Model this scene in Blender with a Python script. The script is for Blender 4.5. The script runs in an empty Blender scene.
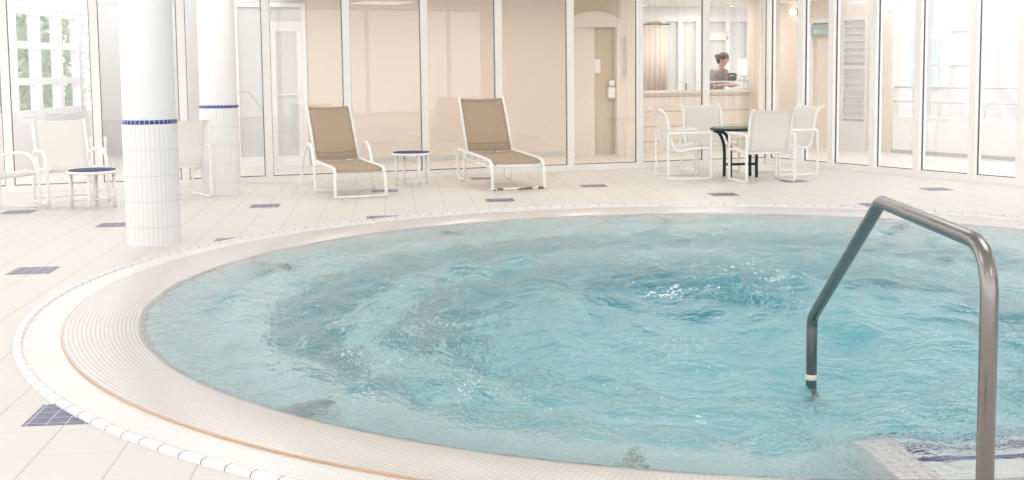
import bpy, bmesh, math, random
import numpy as np
from mathutils import Vector, Matrix, noise

random.seed(7)
PI = math.pi
scene = bpy.context.scene
COL = scene.collection

# ------------------------------------------------------------------ helpers
def link(name, me, mats=(), parent=None):
    o = bpy.data.objects.new(name, me)
    COL.objects.link(o)
    for m in mats:
        me.materials.append(m)
    if parent is not None:
        o.parent = parent
    return o


class MB:
    """collects shapes into one mesh"""
    def __init__(self):
        self.v, self.f, self.sm, self.mi = [], [], [], []

    def add(self, verts, faces, smooth=False, mi=0):
        b = len(self.v)
        self.v += [tuple(p) for p in verts]
        for f in faces:
            self.f.append(tuple(b + i for i in f))
            self.sm.append(smooth)
            self.mi.append(mi)
        return self

    def box(self, c, s, rz=0, mi=0, bev=0.0, M=None):
        bm = bmesh.new()
        bmesh.ops.create_cube(bm, size=1)
        bmesh.ops.scale(bm, vec=s, verts=bm.verts)
        if bev > 0:
            bmesh.ops.bevel(bm, geom=bm.edges[:], offset=bev, segments=2, affect='EDGES', profile=0.5)
        T = Matrix.Translation(c) @ Matrix.Rotation(rz, 4, 'Z')
        if M is not None:
            T = M @ T
        bm.transform(T)
        bm.verts.index_update()
        self.add([v.co for v in bm.verts], [[v.index for v in f.verts] for f in bm.faces], bev > 0.004, mi)
        bm.free()
        return self

    def tube(self, pts, r, n=10, closed=False, mi=0, caps=True, flat=None):
        """round (or squared) bar swept along pts; r may be a list"""
        P = [Vector(p) for p in pts]
        m = len(P)
        R = r if isinstance(r, (list, tuple)) else [r] * m
        tang = []
        for i in range(m):
            if closed:
                t = P[(i + 1) % m] - P[i - 1]
            elif i == 0:
                t = P[1] - P[0]
            elif i == m - 1:
                t = P[-1] - P[-2]
            else:
                t = (P[i + 1] - P[i]).normalized() + (P[i] - P[i - 1]).normalized()
            tang.append(t.normalized())
        up = Vector((0, 0, 1)) if abs(tang[0].z) < 0.9 else Vector((1, 0, 0))
        u = (up - tang[0] * up.dot(tang[0])).normalized()
        vs, fs = [], []
        for i in range(m):
            t = tang[i]
            u = (u - t * u.dot(t)).normalized()
            w = t.cross(u)
            k = 1.0
            if 0 < i < m - 1 and not closed:
                c = (P[i] - P[i - 1]).normalized().dot(t)
                k = 1.0 / max(c, 0.5)
            for j in range(n):
                a = 2 * PI * (j + 0.5) / n
                vs.append(P[i] + (u * math.cos(a) + w * math.sin(a)) * R[i])
        segs = m if closed else m - 1
        for i in range(segs):
            for j in range(n):
                a, b = i * n + j, i * n + (j + 1) % n
                c, d = ((i + 1) % m) * n + (j + 1) % n, ((i + 1) % m) * n + j
                fs.append((a, b, c, d))
        if caps and not closed:
            fs.append(tuple(range(n - 1, -1, -1)))
            fs.append(tuple((m - 1) * n + j for j in range(n)))
        return self.add(vs, fs, n > 4, mi)

    def lathe(self, prof, c=(0, 0, 0), n=48, closed=False, a0=0.0, a1=None, smooth=True, mi=0):
        full = a1 is None
        vs, fs = [], []
        m = len(prof)
        cnt = n if full else n + 1
        for i in range(cnt):
            a = a0 + ((2 * PI) if full else (a1 - a0)) * i / n
            for (r, z) in prof:
                vs.append((c[0] + r * math.cos(a), c[1] + r * math.sin(a), c[2] + z))
        for i in range(n):
            i2 = (i + 1) % cnt
            for j in range(m if closed else m - 1):
                j2 = (j + 1) % m
                fs.append((i * m + j, i2 * m + j, i2 * m + j2, i * m + j2))
        return self.add(vs, fs, smooth, mi)

    def sheet(self, rows, th=0.006, mi=0):
        """grid of points given thickness along its normals"""
        n, m = len(rows), len(rows[0])
        P = [[Vector(p) for p in r] for r in rows]
        top, bot = [], []
        for i in range(n):
            for j in range(m):
                du = P[min(i + 1, n - 1)][j] - P[max(i - 1, 0)][j]
                dv = P[i][min(j + 1, m - 1)] - P[i][max(j - 1, 0)]
                nn = du.cross(dv)
                nn = nn.normalized() if nn.length > 1e-9 else Vector((0, 0, 1))
                top.append(P[i][j] + nn * th / 2)
                bot.append(P[i][j] - nn * th / 2)
        N = n * m
        fs = []
        for i in range(n - 1):
            for j in range(m - 1):
                a, b, c, d = i * m + j, i * m + j + 1, (i + 1) * m + j + 1, (i + 1) * m + j
                fs.append((a, d, c, b))
                fs.append((N + a, N + b, N + c, N + d))
        for i in range(n - 1):
            for j in (0, m - 1):
                a, d = i * m + j, (i + 1) * m + j
                fs.append((a, N + a, N + d, d) if j == 0 else (d, N + d, N + a, a))
        for j in range(m - 1):
            for i in (0, n - 1):
                a, b = i * m + j, i * m + j + 1
                fs.append((b, N + b, N + a, a) if i == 0 else (a, N + a, N + b, b))
        return self.add(top + bot, fs, True, mi)

    def build(self, name, mats, parent=None):
        me = bpy.data.meshes.new(name)
        me.from_pydata(self.v, [], self.f)
        me.polygons.foreach_set('use_smooth', self.sm)
        me.update()
        bm = bmesh.new()
        bm.from_mesh(me)
        bmesh.ops.recalc_face_normals(bm, faces=bm.faces)
        bm.to_mesh(me)
        bm.free()
        if not isinstance(mats, (list, tuple)):
            mats = [mats]
        o = link(name, me, mats, parent)
        if len(mats) > 1:
            me.polygons.foreach_set('material_index', self.mi)
        return o


class Parts:
    """each shape added becomes a part object of its own"""
    def __init__(self, name, mat, parent):
        self.a = (name, mat, parent)
    def tube(self, *a, **k):
        MB().tube(*a, **k).build(*self.a); return self
    def box(self, *a, **k):
        MB().box(*a, **k).build(*self.a); return self


def arc_path(pts, rad, seg=6):
    """polyline with its inner corners rounded"""
    P = [Vector(p) for p in pts]
    R = rad if isinstance(rad, (list, tuple)) else [rad] * len(P)
    out = [P[0]]
    for i in range(1, len(P) - 1):
        a, b, c = P[i - 1], P[i], P[i + 1]
        d1, d2 = (a - b), (c - b)
        l = min(R[i], d1.length * 0.49, d2.length * 0.49)
        p0, p1 = b + d1.normalized() * l, b + d2.normalized() * l
        for k in range(seg + 1):
            t = k / seg
            out.append(p0 * (1 - t) ** 2 + b * 2 * t * (1 - t) + p1 * t * t)
    out.append(P[-1])
    return out


def smooth_path(pts, sub=6):
    """Catmull-Rom through the points"""
    P = [Vector(p) for p in pts]
    P = [P[0] * 2 - P[1]] + P + [P[-1] * 2 - P[-2]]
    out = []
    for i in range(1, len(P) - 2):
        for k in range(sub):
            t = k / sub
            a, b, c, d = P[i - 1], P[i], P[i + 1], P[i + 2]
            out.append(0.5 * (2 * b + (c - a) * t + (2 * a - 5 * b + 4 * c - d) * t * t + (3 * b - a - 3 * c + d) * t ** 3))
    out.append(P[-2])
    return out


def empty(name, loc=(0, 0, 0), rz=0.0):
    o = bpy.data.objects.new(name, None)
    o.empty_display_size = 0.2
    o.location = loc
    o.rotation_euler = (0, 0, rz)
    COL.objects.link(o)
    return o


def tag(o, label=None, cat=None, group=None, kind=None):
    if label: o['label'] = label
    if cat: o['category'] = cat
    if group: o['group'] = group
    if kind: o['kind'] = kind
    return o


def copy_tree(o, parent=None):
    c = o.copy()
    COL.objects.link(c)
    if parent is not None:
        c.parent = parent
    for ch in list(o.children):
        copy_tree(ch, c)
    return c


# ------------------------------------------------------------------ materials
class NT:
    def __init__(self, name):
        self.m = bpy.data.materials.new(name)
        self.m.use_nodes = True
        self.t = self.m.node_tree
        self.t.nodes.clear()
        self.out = self.t.nodes.new('ShaderNodeOutputMaterial')

    def n(self, typ, **kw):
        x = self.t.nodes.new(typ)
        for k, v in kw.items():
            setattr(x, k, v)
        return x

    def l(self, a, b):
        self.t.links.new(a, b)

    def math(self, op, a, b=None, c=None):
        x = self.n('ShaderNodeMath', operation=op)
        for i, v in enumerate((a, b, c)):
            if v is None: continue
            if isinstance(v, (int, float)): x.inputs[i].default_value = v
            else: self.l(v, x.inputs[i])
        return x.outputs[0]

    def mix(self, f, a, b):
        x = self.n('ShaderNodeMix', data_type='RGBA')
        for i, v in ((0, f), (6, a), (7, b)):
            if isinstance(v, (int, float)): x.inputs[i].default_value = v
            elif isinstance(v, tuple): x.inputs[i].default_value = (*v, 1)
            else: self.l(v, x.inputs[i])
        return x.outputs[2]

    def princ(self, col, rough=0.5, metal=0.0, spec=0.5, normal=None):
        p = self.n('ShaderNodeBsdfPrincipled')
        if isinstance(col, tuple): p.inputs['Base Color'].default_value = (*col, 1)
        else: self.l(col, p.inputs['Base Color'])
        if isinstance(rough, (int, float)): p.inputs['Roughness'].default_value = rough
        else: self.l(rough, p.inputs['Roughness'])
        p.inputs['Metallic'].default_value = metal
        p.inputs['Specular IOR Level'].default_value = spec
        if normal is not None: self.l(normal, p.inputs['Normal'])
        return p

    def noise(self, scale, detail=3, vec=None, rough=0.5):
        x = self.n('ShaderNodeTexNoise')
        x.inputs['Scale'].default_value = scale
        x.inputs['Detail'].default_value = detail
        x.inputs['Roughness'].default_value = rough
        if vec is not None: self.l(vec, x.inputs['Vector'])
        return x.outputs[0]

    def pos(self):
        return self.n('ShaderNodeNewGeometry').outputs['Position']

    def obj(self):
        return self.n('ShaderNodeTexCoord').outputs['Object']

    def sep(self, v):
        x = self.n('ShaderNodeSeparateXYZ')
        self.l(v, x.inputs[0])
        return x.outputs

    def line(self, coord, period, width, off=0.0):
        """1 on a grout line of the given width, 0 on the tile"""
        s = self.math('DIVIDE', self.math('ADD', coord, off), period)
        fr = self.math('FRACT', s)
        d = self.math('ABSOLUTE', self.math('SUBTRACT', fr, 0.5))
        return self.math('GREATER_THAN', d, 0.5 - 0.5 * width / period)

    def bump(self, h, strength=0.3, dist=0.01):
        b = self.n('ShaderNodeBump')
        b.inputs['Strength'].default_value = strength
        b.inputs['Distance'].default_value = dist
        self.l(h, b.inputs['Height'])
        return b.outputs[0]

    def done(self, sh):
        self.l(sh if not hasattr(sh, 'outputs') else sh.outputs[0], self.out.inputs[0])
        return self.m


def plain(name, col, rough=0.5, metal=0.0, spec=0.5, var=0.04, scale=3.0):
    t = NT(name)
    f = t.noise(scale, 3, t.obj())
    c = t.mix(f, tuple(max(0, x * (1 - var)) for x in col), tuple(min(1, x * (1 + var)) for x in col))
    return t.done(t.princ(c, rough, metal, spec))


def emit(name, col, s):
    t = NT(name)
    e = t.n('ShaderNodeEmission')
    e.inputs[0].default_value = (*col, 1)
    e.inputs[1].default_value = s
    return t.done(e)


M = {}
M['white_paint'] = plain('white_paint', (0.87, 0.86, 0.875), 0.45)
M['frame_white'] = plain('frame_white', (0.96, 0.94, 0.915), 0.4)
M['furniture_white'] = plain('furniture_white', (0.94, 0.93, 0.915), 0.35)
M['gasket'] = plain('gasket', (0.10, 0.10, 0.12), 0.5)
def mat_blind():
    t = NT('beige_wall')
    s = t.sep(t.pos())
    n = t.noise(1.0, 3, t.pos())
    g = t.line(s[2], 0.11, 0.012, 3.0)
    c = t.mix(n, (0.73, 0.65, 0.58), (0.76, 0.685, 0.615))
    c = t.mix(t.math('MULTIPLY', g, 0.25), c, (0.70, 0.60, 0.50))
    return t.done(t.princ(c, 0.75))
M['beige_wall'] = mat_blind()
M['beige_light'] = plain('beige_light', (0.79, 0.72, 0.65), 0.7, var=0.02)
M['tan_door'] = plain('tan_door', (0.62, 0.53, 0.43), 0.6, var=0.03)
M['grey_base'] = plain('grey_base', (0.58, 0.60, 0.60), 0.5)
M['grey_glass'] = plain('grey_glass', (0.66, 0.67, 0.66), 0.25, var=0.03)
M['pale_glass'] = plain('pale_glass', (0.70, 0.73, 0.72), 0.2, var=0.05)
M['steel'] = plain('brushed_steel', (0.29, 0.275, 0.265), 0.27, 1.0, var=0.06, scale=9)
M['teal_metal'] = plain('dark_green_metal', (0.008, 0.035, 0.038), 0.4, 0.0, 0.35)
M['ceiling'] = plain('ceiling_paint', (0.86, 0.85, 0.83), 0.8)
M['front_wall'] = plain('front_wall_paint', (0.50, 0.43, 0.36), 0.8)
M['hair'] = plain('dark_hair', (0.05, 0.04, 0.035), 0.6)
M['skin'] = plain('skin', (0.55, 0.36, 0.27), 0.5)
M['grey_top'] = plain('grey_top', (0.30, 0.29, 0.33), 0.8)
M['trousers'] = plain('dark_trousers', (0.06, 0.06, 0.07), 0.8)
M['dark_item'] = plain('dark_plastic', (0.10, 0.09, 0.09), 0.5)
M['paper'] = plain('paper_white', (0.9, 0.9, 0.9), 0.6)
M['sign_teal'] = plain('sign_teal', (0.36, 0.50, 0.52), 0.5)
M['facade'] = plain('facade_white', (0.70, 0.70, 0.695), 0.8, var=0.02)
M['rail_panel'] = plain('rail_panel', (0.90, 0.90, 0.895), 0.6, var=0.02)
M['corridor_paint'] = plain('corridor_paint', (0.66, 0.65, 0.635), 0.6)
M['facade_pink'] = plain('facade_pink', (0.82, 0.72, 0.64), 0.8, var=0.02)
M['column_grey'] = plain('column_grey', (0.60, 0.61, 0.61), 0.7)
M['shutter'] = plain('shutter_white', (0.78, 0.79, 0.79), 0.5)
M['sky_pane'] = plain('blue_pane', (0.50, 0.66, 0.78), 0.08, var=0.1)
M['grass_green'] = plain('shrub_green', (0.22, 0.32, 0.16), 0.7, var=0.3, scale=8)
M['lamp_glow'] = emit('lamp_glow', (1.0, 0.93, 0.80), 9.0)
M['switch'] = plain('switch_plastic', (0.85, 0.85, 0.84), 0.4)


def mat_floor():
    t = NT('floor_tile')
    s = t.sep(t.pos())
    lx = t.line(s[0], 0.3264, 0.008, 0.94 + 0.3264 * 40 + 0.1632)
    sl = t.math('SUBTRACT', s[1], t.math('MULTIPLY', s[0], 0.027))
    ly = t.line(sl, 0.335, 0.005, 0.335 * 30 + 0.075 + 0.1675)
    g = t.math('MAXIMUM', t.math('MULTIPLY', lx, 1.0), t.math('MULTIPLY', ly, 0.38))
    nz = t.noise(1.3, 3, t.pos())
    nf = t.noise(45, 2, t.pos())
    base = t.mix(nz, (0.695, 0.66, 0.625), (0.75, 0.72, 0.685))
    base = t.mix(t.math('MULTIPLY', nf, 0.12), base, (0.64, 0.60, 0.56))
    c = t.mix(t.math('MULTIPLY', g, 0.65), base, (0.40, 0.37, 0.35))
    rough = t.math('ADD', 0.33, t.math('MULTIPLY', nz, 0.12))
    return t.done(t.princ(c, rough, 0, 0.4, t.bump(t.math('SUBTRACT', 1.0, g), 0.15, 0.002)))


def mat_inlay():
    t = NT('blue_inlay_mosaic')
    s = t.sep(t.pos())
    lx = t.line(s[0], 0.0816, 0.006, 0.94 + 0.3264 * 40)
    ly = t.line(s[1], 0.084, 0.005, 8.0)
    g = t.math('MAXIMUM', lx, ly)
    nz = t.noise(14, 2, t.pos())
    c = t.mix(nz, (0.055, 0.055, 0.14), (0.095, 0.095, 0.20))
    c = t.mix(g, c, (0.50, 0.50, 0.56))
    return t.done(t.princ(c, 0.3))


def polar(t, cx, cy):
    s = t.sep(t.pos())
    dx, dy = t.math('SUBTRACT', s[0], cx), t.math('SUBTRACT', s[1], cy)
    r = t.math('SQRT', t.math('ADD', t.math('MULTIPLY', dx, dx), t.math('MULTIPLY', dy, dy)))
    a = t.math('ADD', t.math('ARCTAN2', dy, dx), 4.0)
    return r, a, s[2]


PX, PY = 2.35, 8.0          # pool centre
R_OUT, R_RIM, R_RUST, R_W = 4.65, 4.60, 4.40, 3.97


def mat_mosaic(name, col1, col2, grout, wr=0.0035, wa=0.0035, bump=0.25, rough=0.25):
    t = NT(name)
    r, a, z = polar(t, PX, PY)
    q = t.math('ADD', r, t.math('MULTIPLY', z, 1.0))
    l1 = t.line(q, 0.0256, wr, 1.0)
    l2 = t.line(a, 2 * PI / 1040, wa / 4.15)
    g = t.math('MAXIMUM', l1, t.math('MULTIPLY', l2, 0.6))
    nz = t.noise(5, 3, t.pos())
    c = t.mix(nz, col1, col2)
    c = t.mix(t.math('MULTIPLY', g, 0.75), c, grout)
    return t.done(t.princ(c, rough, 0, 0.5, t.bump(t.math('SUBTRACT', 1.0, g), bump, 0.002)))


def mat_square(name, col, grout, T=0.05, w=0.005):
    t = NT(name)
    s = t.sep(t.pos())
    g = t.math('MAXIMUM', t.math('MAXIMUM', t.line(s[0], T, w, 5), t.line(s[1], T, w, 5.02)), t.line(s[2], T, w, 5.03))
    nz = t.noise(6, 2, t.pos())
    c = t.mix(nz, tuple(x * 0.96 for x in col), tuple(min(1, x * 1.04) for x in col))
    c = t.mix(t.math('MULTIPLY', g, 0.7), c, grout)
    return t.done(t.princ(c, 0.3))


def mat_gutter():
    t = NT('gutter_white_tile')
    r, a, z = polar(t, PX, PY)
    l2 = t.line(a, 2 * PI / 1400, 0.007 / 4.5)
    l1 = t.line(r, 0.06, 0.004, 1.01)
    g = t.math('MAXIMUM', t.math('MULTIPLY', l2, 0.8), t.math('MULTIPLY', l1, 0.25))
    c = t.mix(t.math('MULTIPLY', g, 0.7), (0.86, 0.84, 0.835), (0.52, 0.50, 0.50))
    return t.done(t.princ(c, 0.3, 0, 0.5, t.bump(t.math('SUBTRACT', 1.0, g), 0.2, 0.002)))


def mat_rim():
    t = NT('rim_bullnose_tile')
    r, a, z = polar(t, PX, PY)
    l2 = t.line(a, 2 * PI / 215, 0.008 / 4.6)
    c = t.mix(l2, (0.80, 0.79, 0.81), (0.30, 0.29, 0.35))
    return t.done(t.princ(c, 0.25))


def mat_rust():
    t = NT('rusty_grout')
    nz = t.noise(3.0, 4, t.pos())
    c = t.mix(nz, (0.72, 0.50, 0.32), (0.42, 0.26, 0.17))
    return t.done(t.princ(c, 0.8))


def mat_column():
    t = NT('column_tile')
    s = t.sep(t.obj())
    a = t.math('ADD', t.math('ARCTAN2', s[1], s[0]), 4.0)
    l1 = t.line(a, 2 * PI / 36, 0.005 / 0.25)
    l2 = t.line(s[2], 0.222, 0.005, 0.062)
    g = t.math('MAXIMUM', l1, l2)
    c = t.mix(t.math('MULTIPLY', g, 0.75), (0.86, 0.85, 0.85), (0.62, 0.62, 0.66))
    return t.done(t.princ(c, 0.22, 0, 0.5, t.bump(t.math('SUBTRACT', 1.0, g), 0.3, 0.003)))


def mat_band():
    t = NT('blue_band_tile')
    s = t.sep(t.obj())
    a = t.math('ADD', t.math('ARCTAN2', s[1], s[0]), 4.0)
    l1 = t.line(a, 2 * PI / 36, 0.006 / 0.25)
    nz = t.noise(6, 2, t.obj())
    c = t.mix(nz, (0.03, 0.05, 0.24), (0.05, 0.08, 0.34))
    c = t.mix(l1, c, (0.6, 0.6, 0.66))
    return t.done(t.princ(c, 0.2))


def mat_sling(name, col, alpha=0.18):
    t = NT(name)
    v = t.obj()
    s = t.sep(v)
    w = t.noise(160, 2, v)
    c = t.mix(w, tuple(x * 0.88 for x in col), tuple(min(1, x * 1.08) for x in col))
    p = t.princ(c, 0.75, 0, 0.25)
    tr = t.n('ShaderNodeBsdfTransparent')
    tl = t.n('ShaderNodeBsdfTranslucent')
    t.l(c, tl.inputs[0])
    m1 = t.n('ShaderNodeMixShader')
    m1.inputs[0].default_value = 0.4
    t.l(p.outputs[0], m1.inputs[1]); t.l(tl.outputs[0], m1.inputs[2])
    m2 = t.n('ShaderNodeMixShader')
    m2.inputs[0].default_value = alpha
    t.l(m1.outputs[0], m2.inputs[1]); t.l(tr.outputs[0], m2.inputs[2])
    return t.done(m2)


def mat_glass():
    t = NT('window_glass')
    tr = t.n('ShaderNodeBsdfTransparent')
    tr.inputs[0].default_value = (0.975, 0.972, 0.97, 1)
    gl = t.n('ShaderNodeBsdfGlossy')
    gl.inputs['Roughness'].default_value = 0.0
    lw = t.n('ShaderNodeLayerWeight')
    lw.inputs[0].default_value = 0.5
    fr = t.math('ADD', 0.05, t.math('MULTIPLY', 0.9, t.math('POWER', lw.outputs['Facing'], 5.0)))
    m = t.n('ShaderNodeMixShader')
    t.l(fr, m.inputs[0]); t.l(tr.outputs[0], m.inputs[1]); t.l(gl.outputs[0], m.inputs[2])
    return t.done(m)


def mat_water():
    t = NT('pool_water')
    g = t.n('ShaderNodeBsdfPrincipled')
    g.inputs['Base Color'].default_value = (1, 1, 1, 1)
    g.inputs['Roughness'].default_value = 0.0
    g.inputs['IOR'].default_value = 1.333
    g.inputs['Transmission Weight'].default_value = 1.0
    v = t.pos()
    n1 = t.noise(5.5, 4, v, 0.6)
    n2 = t.noise(17, 3, v, 0.6)
    h = t.math('ADD', t.math('MULTIPLY', n1, 1.0), t.math('MULTIPLY', n2, 0.42))
    t.l(t.bump(h, 0.85, 0.05), g.inputs['Normal'])
    va = t.n('ShaderNodeVolumeAbsorption')
    va.inputs['Color'].default_value = (0.10, 0.79, 0.90, 1)
    va.inputs['Density'].default_value = 0.34
    t.l(va.outputs[0], t.out.inputs['Volume'])
    return t.done(g)


def mat_foam_glint():
    t = NT('foam_glint_white')
    return t.done(t.princ((0.9, 0.93, 0.93), 0.5))


def mat_siding():
    t = NT('desk_panel')
    s = t.sep(t.pos())
    g = t.line(s[2], 0.26, 0.016, 5.02)
    c = t.mix(g, (0.76, 0.69, 0.61), (0.48, 0.41, 0.35))
    return t.done(t.princ(c, 0.6))


def mat_shrub():
    t = NT('shrub_leaf')
    nz = t.noise(7, 3, t.pos())
    c = t.mix(nz, (0.26, 0.36, 0.22), (0.50, 0.60, 0.44))
    return t.done(t.princ(c, 0.7))


M['floor'] = mat_floor()
M['inlay'] = mat_inlay()
M['mosaic'] = mat_mosaic('edge_mosaic', (0.68, 0.64, 0.615), (0.735, 0.695, 0.67), (0.36, 0.33, 0.32), wr=0.005)
M['basin'] = mat_mosaic('basin_mosaic', (0.90, 0.92, 0.91), (0.94, 0.95, 0.94), (0.70, 0.74, 0.74), bump=0.0)
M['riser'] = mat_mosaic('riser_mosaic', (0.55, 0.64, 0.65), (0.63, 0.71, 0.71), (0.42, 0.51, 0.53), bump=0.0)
M['swell_tint'] = mat_mosaic('swell_tint_mosaic', (0.20, 0.55, 0.62), (0.28, 0.62, 0.68), (0.18, 0.45, 0.52), bump=0.0)  # teal that colours in the weaker reflection on the swell
M['divider'] = plain('divider_tile', (0.40, 0.47, 0.45), 0.5)
M['nosing'] = plain('nosing_tile', (0.03, 0.03, 0.22), 0.3)
M['gutter'] = mat_gutter()
M['rim'] = mat_rim()
M['rust'] = mat_rust()
M['column_tile'] = mat_column()
M['band'] = mat_band()
M['taupe'] = mat_sling('taupe_sling', (0.64, 0.525, 0.41), 0.16)
M['hem'] = plain('taupe_hem', (0.42, 0.33, 0.22), 0.8)
M['step_tile'] = mat_square('step_tile', (0.86, 0.81, 0.80), (0.45, 0.42, 0.42))
M['sleeve'] = plain('cream_sleeve', (0.80, 0.74, 0.62), 0.4)
M['sling_white'] = mat_sling('white_sling', (0.95, 0.925, 0.895), 0.08)
M['glass'] = mat_glass()
M['water'] = mat_water()
M['foam'] = mat_foam_glint()  # one white for the foam and for the painted glints
M['siding'] = mat_siding()
M['shrub'] = mat_shrub()

# ------------------------------------------------------------------ camera
f_px, pitch, roll, yaw = 1195.8836, 0.0918127, -0.01095412, 0.09884083
ppx, ppy = 514.297, 177.189
fw = Vector((math.sin(yaw) * math.cos(pitch), math.cos(yaw) * math.cos(pitch), -math.sin(pitch)))
r0 = Vector((math.cos(yaw), -math.sin(yaw), 0))
u0 = r0.cross(fw)
rt = r0 * math.cos(roll) + u0 * math.sin(roll)
up = u0 * math.cos(roll) - r0 * math.sin(roll)
cam_d = bpy.data.cameras.new('camera')
cam_d.sensor_fit = 'HORIZONTAL'
cam_d.sensor_width = 36.0
cam_d.lens = f_px / 1024 * 36.0
cam_d.shift_x = -(ppx - 512) / 1024
cam_d.shift_y = (ppy - 240) / 1024
cam_d.clip_end = 200
cam = bpy.data.objects.new('camera', cam_d)
COL.objects.link(cam)
mw = Matrix(((rt.x, up.x, -fw.x, 0), (rt.y, up.y, -fw.y, 0), (rt.z, up.z, -fw.z, 1.5), (0, 0, 0, 1)))
cam.matrix_world = mw
scene.camera = cam

# ------------------------------------------------------------------ plan of the hall
SL = 0.215                                   # the back glazing runs a little askew to the tiles
def back(x, off=0.0, z=0.0):
    return Vector((x, 16.5 + off + SL * x, z))
RZB = math.atan(SL)
CORNER = Vector((5.651, 16.5 + SL * 5.651, 0))
A0 = Vector((5.62, 17.71, 0))
TR = Vector((0.43811, -0.89892, 0))          # along the right glazing, towards the viewer
NR = Vector((0.89892, 0.43811, 0))           # outward
def right(t, off=0.0, z=0.0):
    p = A0 + TR * t + NR * off
    return Vector((p.x, p.y, z))
RZR = math.atan2(TR.y, TR.x)
CEIL = 3.4

# floor: one slab with a round hole for the pool
def build_floor():
    mb = MB()
    x0, x1, y0, y1 = -12.0, 22.0, -5.0, 32.0
    n = 256
    ring, outer = [], []
    rr = R_RIM + 0.01
    for i in range(n):
        a = 2 * PI * i / n
        d = (math.cos(a), math.sin(a))
        ring.append((PX + rr * d[0], PY + rr * d[1], 0))
        ts = []
        if d[0] > 1e-9: ts.append((x1 - PX) / d[0])
        if d[0] < -1e-9: ts.append((x0 - PX) / d[0])
        if d[1] > 1e-9: ts.append((y1 - PY) / d[1])
        if d[1] < -1e-9: ts.append((y0 - PY) / d[1])
        tt = min(ts)
        outer.append((PX + tt * d[0], PY + tt * d[1], 0))
    mb.add(ring + outer, [(i, (i + 1) % n, n + (i + 1) % n, n + i) for i in range(n)])
    corners = [(x0, y0), (x1, y0), (x1, y1), (x0, y1)]
    for (cx, cy) in corners:
        ids = [k for k in range(n)]
        best = None
        for k in ids:
            a, b = outer[k], outer[(k + 1) % n]
            if (abs(a[0] - cx) < 1e-6 or abs(a[1] - cy) < 1e-6) and (abs(b[0] - cx) < 1e-6 or abs(b[1] - cy) < 1e-6):
                if not (abs(a[0] - b[0]) < 1e-6 or abs(a[1] - b[1]) < 1e-6):
                    best = (a, b)
        if best:
            mb.add([best[0], best[1], (cx, cy, 0)], [(0, 2, 1)])
    # dark blue mosaic tiles let into the floor in a staggered lattice
    for i in range(-6, 8):
        for j in range(-11, 4):
            if (i + j) % 2 == 0: continue
            x = -1.45 + 1.3056 * (i + 1)
            y = 13.36 + 0.035 * (i + 1) + 1.34 * j
            if y > 16.3 + SL * x - 0.25: continue
            q = Vector((x, y, 0)) - A0
            if q.dot(NR) > -0.35 or x < -8.6 or y < -3: continue
            cs = []
            for (sx, sy) in ((-1, -1), (1, -1), (1, 1), (-1, 1)):
                cs.append(Vector((x + sx * 0.16, y + sy * 0.165 + sx * 0.004, 0.0012)))
            d = [math.hypot(c.x - PX, c.y - PY) for c in cs]
            if max(d) < R_OUT + 0.05: continue
            # the kerb of the pool cuts some of them off: stay outside it
            if min(d) < R_OUT:
                k = 10
                vs = []
                for a in range(k + 1):
                    for b in range(k + 1):
                        vs.append((x - 0.16 + 0.32 * a / k, y - 0.165 + 0.33 * b / k, 0.0012))
                fs = []
                for a in range(k):
                    for b in range(k):
                        q4 = [a * (k + 1) + b, (a + 1) * (k + 1) + b, (a + 1) * (k + 1) + b + 1, a * (k + 1) + b + 1]
                        if all(math.hypot(vs[w][0] - PX, vs[w][1] - PY) > R_OUT - 0.03 for w in q4):
                            fs.append(tuple(q4))
                mb.add(vs, fs, False, 1)
            else:
                mb.add(cs, [(0, 1, 2, 3)], False, 1)
    o = mb.build('floor', [M['floor'], M['inlay']])
    tag(o, kind='structure')
    return o
build_floor()


def hall_ceiling():
    pts = [(-9.2, -4), (-9.2, 16.5 - SL * 9.2 + 0.1), (CORNER.x, CORNER.y + 0.1)]
    e = right(15.5, 0.1)
    pts += [(e.x, e.y), (e.x, -4)]
    mb = MB()
    n = len(pts)
    vs = [(p[0], p[1], CEIL) for p in pts] + [(p[0], p[1], CEIL + 0.2) for p in pts]
    fs = [tuple(range(n)), tuple(range(2 * n - 1, n - 1, -1))]
    for i in range(n):
        j = (i + 1) % n
        fs.append((i, j, n + j, n + i))
    mb.add(vs, fs)
    tag(mb.build('ceiling', M['ceiling']), kind='structure')
hall_ceiling()

e = right(15.5, 0)
tag(MB().box((e.x + 0.1, (e.y - 4) / 2, CEIL / 2), (0.2, e.y + 4, CEIL)).build('wall_right', M['front_wall']), kind='structure')

# ---- glazing
WIN = [0]
def window(p0, p1, z0=0.087, z1=CEIL, frame=0.05, dark=0.010, depth=0.09):
    """one glazed bay between two mullion centres: frame, dark gasket, pane"""
    WIN[0] += 1
    d = (p1 - p0)
    L = d.length
    rz = math.atan2(d.y, d.x)
    o = empty('window_%d' % WIN[0], (p0.x, p0.y, 0), rz)
    tag(o, kind='structure')
    h = frame
    fr = MB()
    fr.box((h / 2, 0, z1 / 2), (h, depth, z1))
    fr.box((L - h / 2, 0, z1 / 2), (h, depth, z1))
    fr.box((L / 2, 0, z0 / 2), (L - 2 * h, depth, z0))
    fr.box((L / 2, 0, z1 - 0.03), (L - 2 * h, depth, 0.06))
    fr.build('frame', M['frame_white'], o)
    g = MB()
    zz = z1 - 0.06
    g.box((h + dark / 2, 0, (z0 + zz) / 2), (dark, 0.018, zz - z0))
    g.box((L - h - dark / 2, 0, (z0 + zz) / 2), (dark, 0.018, zz - z0))
    g.box((L / 2, 0, z0 + dark / 2), (L - 2 * h - 2 * dark, 0.018, dark))
    g.build('gasket', M['gasket'], o)
    MB().box((L / 2, 0.0, (z0 + zz) / 2), (L - 2 * h - dark, 0.012, zz - z0 - dark)).build('pane', M['glass'], o)
    return o

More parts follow.
